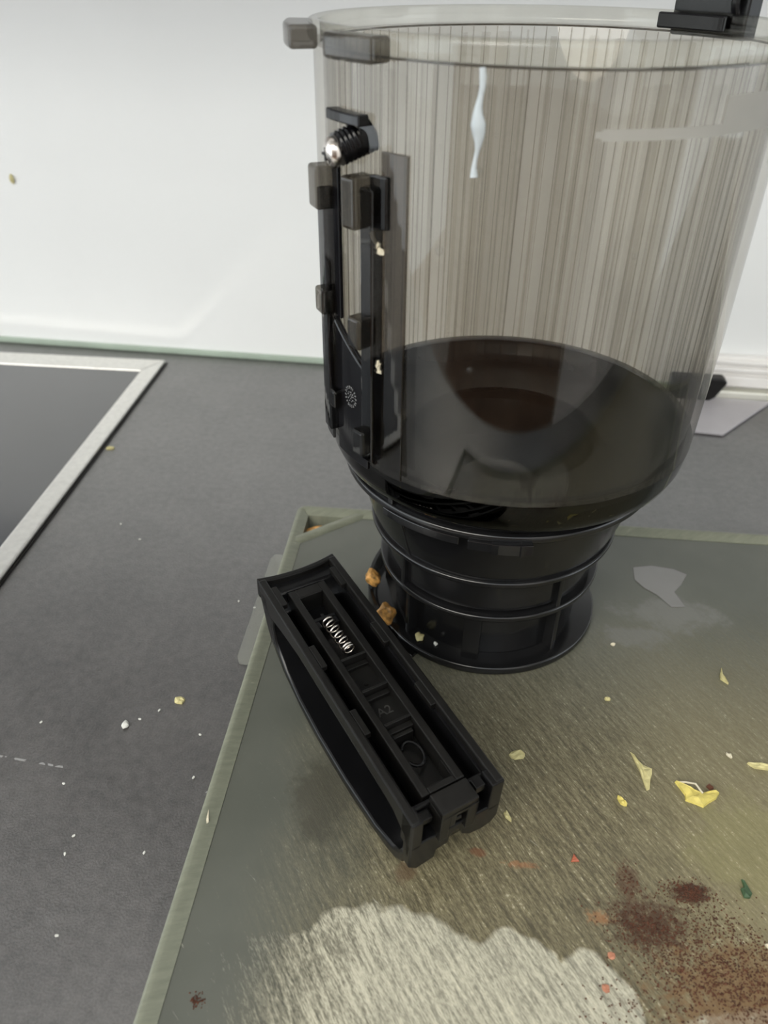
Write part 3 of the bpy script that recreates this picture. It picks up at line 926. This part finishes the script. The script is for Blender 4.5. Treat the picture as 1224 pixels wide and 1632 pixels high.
# coil spring
bm = bmesh.new()
pts = []
turns, N = 6.5, 150
for k in range(N + 1):
    f = k / N
    ff = f
    if f < 0.12: s_ = 0.0390 + f / 0.12 * 0.0011
    elif f > 0.80: s_ = 0.0598 + (f - 0.80) / 0.20 * 0.0022
    else: s_ = 0.0401 + (f - 0.12) / 0.68 * 0.0197
    a_ = 2 * math.pi * turns * f
    pts.append((-0.0002 + 0.0032 * math.cos(a_) + (s_ - 0.04) * 0.05, s_, -0.0068 + 0.0032 * math.sin(a_)))
tube(bm, pts, 0.00052, 8)
sp = link('coil_spring', hx(bm), 'spring', hd, smooth=True, angle=80)
sp['label'] = 'bright steel coil spring'
# ring-shaped latch in the long cell
bm = bmesh.new()
tube(bm, [(-0.0008 + 0.0046 * math.cos(R(a_)), 0.1275 + 0.0068 * math.sin(R(a_)), -0.0105) for a_ in range(-150, 151, 20)], 0.0009, 8)
link('latch_ring', hx(bm), 'black', fr, smooth=True)
hpart('latch_bar', [(-0.0060, 0.0045, 0.1168, 0.1190, -0.0138, -0.0068)], 'black_matt', fr, 0.0004)
for sg in (-0.0085, 0.0058):
    hpart('frame_notch', [(sg, sg + 0.0012, 0.1390, 0.1484, -0.0139, -0.0045)], 'black_matt', fr, 0.0003)
# moulded lettering in the third cell
cu = bpy.data.curves.new('lettering', 'FONT')
cu.body = 'A2'
cu.size = 0.0068
cu.extrude = 0.00015
tmp = bpy.data.objects.new('lettering_source', cu)
COL.objects.link(tmp)
dg = bpy.context.evaluated_depsgraph_get()
me = bpy.data.meshes.new_from_object(tmp.evaluated_get(dg))
bpy.data.objects.remove(tmp)
me.materials.clear(); me.materials.append(plain('raised_lettering', (0.035, 0.034, 0.032), 0.35))
me.name = 'lettering'
lt = bpy.data.objects.new('lettering', me)
COL.objects.link(lt); lt.parent = fr
lt.location = (-0.0052, 0.085 - 0.1040, HB - 0.0088)

# near end: posts, cross pieces, latch plate, notched foot
hpart('end_post', [(-0.0233, -0.0178, 0.1545, 0.1632, -0.0200, -0.0002)], 'black')
hpart('end_post', [(0.0166, 0.0233, 0.1545, 0.1632, -0.0200, -0.0002)], 'black')
hpart('end_crosspiece', [(-0.0190, 0.0190, 0.1530, 0.1552, -0.0200, -0.0035)], 'black')
hpart('end_hook', [(0.0105, 0.0155, 0.1552, 0.1600, -0.0060, -0.0018)], 'black', bevel=0.0004)
hpart('end_hook', [(-0.0165, -0.0110, 0.1552, 0.1600, -0.0095, -0.0060)], 'black', bevel=0.0004)
pb = [(-0.0100, 0.0083, 0.1545, 0.1650, -0.0030, 0.0012), (-0.0100, -0.0055, 0.1552, 0.1650, -0.0200, -0.0030), (0.0035, 0.0083, 0.1552, 0.1650, -0.0200, -0.0030),
      (-0.0056, 0.0036, 0.1552, 0.1610, -0.0105, -0.0030), (-0.0056, -0.0026, 0.1552, 0.1650, -0.0120, -0.0030), (-0.0026, 0.0036, 0.1552, 0.1650, -0.0050, -0.0030), (-0.0026, 0.0005, 0.1552, 0.1648, -0.0095, -0.0072)]
hpart('latch_plate', pb, 'black_matt', bevel=0.0004)
foot = [(-0.0233, -0.0170), (0.0233, -0.0170), (0.0233, -0.0270), (0.0205, -0.0315), (0.0150, -0.0330), (0.0085, -0.0320), (0.0045, -0.0285), (0.0030, -0.0230), (0.0000, -0.0212), (-0.0024, -0.0230),
        (-0.0030, -0.0290), (-0.0090, -0.0300), (-0.0095, -0.0355), (-0.0190, -0.0375), (-0.0233, -0.0330)]
bm = bmesh.new(); prism(bm, foot, 0.1570, 0.1632, 'y')
link('end_foot', hx(bm), 'black', hd, bevel=0.0008)

# ================================================================== SCRAPS AND SPILLS
def scrap(name, outline, z, h, mat, label, cat='food scrap', seed=0, group=None):
    """an irregular thin flake with a domed, curled upper face"""
    rnd = random.Random(seed)
    bm = bmesh.new()
    cx = sum(p[0] for p in outline) / len(outline); cy = sum(p[1] for p in outline) / len(outline)
    bot = [bm.verts.new((p[0], p[1], z)) for p in outline]
    top = [bm.verts.new((cx + (p[0] - cx) * 0.96, cy + (p[1] - cy) * 0.96, z + h * rnd.uniform(0.4, 1.2))) for p in outline]
    mid = [bm.verts.new((cx + (p[0] - cx) * 0.5, cy + (p[1] - cy) * 0.5, z + h * rnd.uniform(0.7, 1.5))) for p in outline]
    c = bm.verts.new((cx, cy, z + h))
    n = len(outline)
    bm.faces.new(bot[::-1])
    for i in range(n):
        j = (i + 1) % n
        bm.faces.new((bot[i], bot[j], top[j], top[i]))
        bm.faces.new((top[i], top[j], mid[j], mid[i]))
        bm.faces.new((mid[i], mid[j], c))
    o = link(name, bm, mat)
    return tag(o, label, cat, group)


ZB = BT + 0.0001


def ell(cx, cy, a, b, rot=0, n=10, seed=0, j=0.2):
    rnd = random.Random(seed)
    o = []
    for k in range(n):
        t_ = 2 * math.pi * k / n
        q = 1 + rnd.uniform(-j, j)
        x, y = a * math.cos(t_) * q, b * math.sin(t_) * q
        o.append((cx + x * math.cos(rot) - y * math.sin(rot), cy + x * math.sin(rot) + y * math.cos(rot)))
    return o


scrap('peel_scrap', [(0.0760, -0.1155), (0.0775, -0.1175), (0.0790, -0.1210), (0.0815, -0.1235), (0.0855, -0.1255), (0.0850, -0.1285), (0.0835, -0.1320), (0.0822, -0.1375), (0.0805, -0.1385), (0.0798, -0.1340), (0.0790, -0.1270), (0.0775, -0.1215)],
      ZB, 0.0012, 'pale', 'pale yellow peel scrap with a long pointed tail on the cutting board', seed=1)
scrap('peel_scrap', [(0.0955, -0.1320), (0.0985, -0.1330), (0.1010, -0.1355), (0.1060, -0.1365), (0.1085, -0.1385), (0.1115, -0.1365), (0.1150, -0.1355), (0.1165, -0.1365), (0.1140, -0.1400), (0.1095, -0.1430), (0.1065, -0.1455), (0.1030, -0.1440), (0.0985, -0.1425), (0.0990, -0.1395)],
      ZB, 0.0018, 'yellow', 'largest bright yellow crumpled peel scrap on the cutting board', seed=2)
bm = bmesh.new(); tube(bm, [(0.0965, -0.1325, ZB + 0.001), (0.1000, -0.1335, ZB + 0.003), (0.1045, -0.1345, ZB + 0.0036), (0.1075, -0.1385, ZB + 0.002)], 0.0005, 6)
tag(link('peel_strand', bm, 'cream', smooth=True), 'thin pale strand curling over the largest yellow peel scrap', 'food scrap')
scrap('peel_scrap', [(0.1105, -0.1335), (0.1120, -0.1325), (0.1140, -0.1345), (0.1120, -0.1355)], ZB + 0.0005, 0.0016, 'brown', 'dark reddish shred at the back of the largest yellow peel scrap', seed=8)
scrap('peel_scrap', ell(0.0672, -0.1462, 0.0034, 0.0014, R(-50), 9, 3), ZB, 0.0018, 'yellow', 'small oval bright yellow bit left of the largest peel scrap', seed=3)
scrap('peel_scrap', ell(0.0175, -0.1232, 0.0042, 0.0032, 0.2, 12, 4), ZB, 0.0010, 'pale', 'round pale yellow smear of pulp just right of the handle', seed=4)
scrap('peel_scrap', [(0.1385, -0.0500), (0.1375, -0.0530), (0.1362, -0.0560), (0.1360, -0.0590), (0.1395, -0.0625), (0.1385, -0.0580), (0.1382, -0.0545)], ZB, 0.0014, 'pale', 'pale curved peel sliver furthest back on the cutting board', seed=5)
scrap('peel_scrap', ell(0.1405, -0.1178, 0.0050, 0.0020, R(-10), 10, 6, 0.35), ZB, 0.0018, 'pale', 'cream ragged scrap at the right edge above the yellow peel', seed=6)
scrap('peel_scrap', ell(0.1272, -0.1127, 0.0020, 0.0012, R(-50), 8, 7), ZB, 0.0012, 'cream', 'tiny cream crumb between the long tailed and the ragged scrap', seed=7)
scrap('peel_scrap', ell(0.0110, -0.1600, 0.0034, 0.0012, R(-60), 8, 9), ZB, 0.0012, 'pale', 'small pale yellow shred beside the near end of the handle', seed=9)
scrap('peel_scrap', [(0.0392, -0.1805), (0.0430, -0.1800), (0.0408, -0.1765)], ZB, 0.0010, 'red', 'tiny red triangular skin bit on the cutting board', seed=10)
scrap('leaf_scrap', [(0.1135, -0.1860), (0.1152, -0.1850), (0.1150, -0.1815), (0.1162, -0.1820), (0.1180, -0.1880), (0.1165, -0.1900), (0.1140, -0.1900)], ZB, 0.0012, 'green', 'small dark green leaf scrap on the cutting board', seed=11)
scrap('peel_scrap', ell(0.1205, -0.2110, 0.0040, 0.0022, R(-30), 9, 12, 0.3), ZB, 0.0018, 'cream', 'pinkish white scrap in the brown spice at the right edge', seed=12)
scrap('peel_scrap', ell(0.0520, -0.2210, 0.0018, 0.0016, 0, 8, 13), ZB, 0.0005, 'salmon', 'upper flat orange red spot near the brown spice', seed=13)
scrap('peel_scrap', ell(0.0480, -0.2340, 0.0018, 0.0016, 0, 8, 14), ZB, 0.0005, 'salmon', 'lower flat orange red spot near the brown spice', seed=14)
scrap('peel_scrap', ell(0.0690, -0.0805, 0.0018, 0.0013, 0, 8, 16), ZB, 0.0012, 'pale', 'small pale crumb right of the hopper foot', seed=16)
scrap('peel_scrap', ell(0.0780, -0.0370, 0.0012, 0.0010, 0, 8, 15), ZB, 0.0012, 'cream', 'small cream crumb behind the pale one right of the hopper foot', seed=15)

scrap('peel_scrap', [(-0.1342, -0.1690), (-0.1330, -0.1705), (-0.1308, -0.1790), (-0.1315, -0.1800), (-0.1335, -0.1760)], 0.0147, 0.0006, 'cream', 'tan sliver stuck on the left rim of the cutting board', seed=18)

# wet patch right of the hopper
wet = []
for u, v in ((0.1020, 0.0390), (0.1150, 0.0420), (0.1290, 0.0400), (0.1370, 0.0350), (0.1310, 0.0240), (0.1250, 0.0160), (0.1290, 0.0020), (0.1200, 0.0010), (0.1130, 0.0120), (0.1060, 0.0180), (0.1010, 0.0260)):
    wet.append((u, v))
bm = bmesh.new(); prism(bm, wet, ZB, ZB + 0.0004)
tag(link('water_puddle', bm, 'puddle_grey', bevel=0.0002), 'shiny grey water puddle on the cutting board right of the hopper', 'puddle')

# spilled brown spice, uncountable grains
bm = bmesh.new()
rnd = random.Random(5)
verts, faces = [], []


def grain(x, y, s_):
    b0 = len(verts)
    a_ = rnd.uniform(0, 6.28)
    for k in range(3):
        verts.append((x + s_ * math.cos(a_ + 2.1 * k), y + s_ * math.sin(a_ + 2.1 * k), ZB))
    verts.append((x, y, ZB + s_ * 0.9))
    faces.extend(((b0, b0 + 1, b0 + 3), (b0 + 1, b0 + 2, b0 + 3), (b0 + 2, b0, b0 + 3), (b0, b0 + 2, b0 + 1)))


clusters = [(0.091, -0.190, 0.0055, 0.0030, 420), (0.064, -0.187, 0.0030, 0.0048, 90), (0.068, -0.208, 0.0085, 0.0050, 520), (0.080, -0.212, 0.012, 0.007, 260), (0.100, -0.203, 0.008, 0.004, 170), (0.105, -0.222, 0.018, 0.007, 900),
            (0.088, -0.226, 0.014, 0.006, 500), (0.115, -0.236, 0.016, 0.006, 500), (0.083, -0.198, 0.014, 0.006, 120), (0.120, -0.212, 0.010, 0.004, 200), (0.070, -0.240, 0.015, 0.006, 200)]
for cx, cy, sx, sy, n_ in clusters:
    for _ in range(n_):
        grain(rnd.gauss(cx, sx), rnd.gauss(cy, sy), rnd.uniform(0.0002, 0.00065))
me = bpy.data.meshes.new('spilled_spice'); me.from_pydata(verts, [], faces); me.materials.append(M['brown'])
o = bpy.data.objects.new('spilled_spice', me); COL.objects.link(o)
tag(o, 'dark brown ground spice spilled on the near right of the cutting board', 'spice'); o['kind'] = 'stuff'
bm = bmesh.new()
bm.free()
verts, faces = [], []
for _ in range(70):
    grain(rnd.gauss(-0.1145, 0.0014), rnd.gauss(-0.2545, 0.0014), rnd.uniform(0.0003, 0.0006))
me = bpy.data.meshes.new('spice_speck'); me.from_pydata(verts, [], faces); me.materials.append(M['brown'])
o = bpy.data.objects.new('spice_speck', me); COL.objects.link(o)
tag(o, 'small round dab of red brown spice near the left rim of the board', 'spice'); o['kind'] = 'stuff'

# bits on the countertop
scrap('crumb', ell(-0.1728, -0.0962, 0.0042, 0.0026, R(25), 9, 31, 0.3), 0.0001, 0.0014, 'pale', 'tan flake on the counter left of the board', 'crumb', 31)
bm = bmesh.new(); blob(bm, (-0.1974, -0.1168, 0.0012), (0.0020, 0.0026, 0.0013), 40, 2, 0.15)
tag(link('crumb', bm, 'crumb', smooth=True), 'largest white crumb on the counter below the tan flake', 'crumb')
scrap('crumb', ell(-0.2200, -0.2340, 0.0016, 0.0010, R(60), 7, 33), 0.0001, 0.001, 'red', 'tiny dark red crumb on the counter at the left edge', 'crumb', 33)
scrap('crumb', ell(-0.3175, 0.1700, 0.0035, 0.0020, R(20), 7, 34), 0.0001, 0.0012, 'pale', 'tan crumb against the steel frame of the hob', 'crumb', 34)
tiny = [(-0.1910, -0.1117), (-0.1822, -0.1046), (-0.1544, -0.1188), (-0.1982, -0.1841), (-0.1984, -0.1936), (-0.1859, -0.2306), (-0.1612, -0.1892), (-0.2154, -0.1564), (-0.2447, -0.1195), (-0.2684, 0.0647), (-0.2480, 0.0480), (-0.1600, -0.0100), (-0.1480, -0.0150), (-0.1500, -0.1460)]
speck_at = ['just right of the largest white crumb', 'just below the tan flake', 'between the tan flake and the board rim', 'upper of the close pair near the left edge', 'lower of the close pair near the left edge', 'closest to the bottom of the picture',
            'right of the close pair, towards the board', 'left of the drip line, above the close pair', 'furthest left, level with the largest white crumb', 'beside the hob, further left of two', 'beside the hob, further right of two',
            'behind the far end of the handle, left of two', 'behind the far end of the handle, right of two', 'where the drip line meets the board']
sb = bmesh.new(); blob(sb, (0, 0, 0.0005), (0.0009, 0.0007, 0.0006), 77, 1, 0.2)
src = link('crumb', sb, 'crumb', smooth=True)
for i, (x, y) in enumerate(tiny):
    o = src if i == 0 else src.copy()
    if i: COL.objects.link(o)
    o.location = (x, y, 0.0001)
    o.rotation_euler = (0, 0, i * 1.3)
    tag(o, 'tiny white speck on the counter ' + speck_at[i], 'crumb', 'tiny white specks on the countertop')

# pale sheet behind the hopper, right
bm = bmesh.new()
prism(bm, [(0.110, 0.2640), (0.2170, 0.2505), (0.2790, 0.3200), (0.140, 0.3300)], 0.0003, 0.0030)
tag(link('plastic_sheet', bm, 'sheet', bevel=0.0008), 'pale grey flat plastic sheet on the counter behind the hopper', 'sheet')
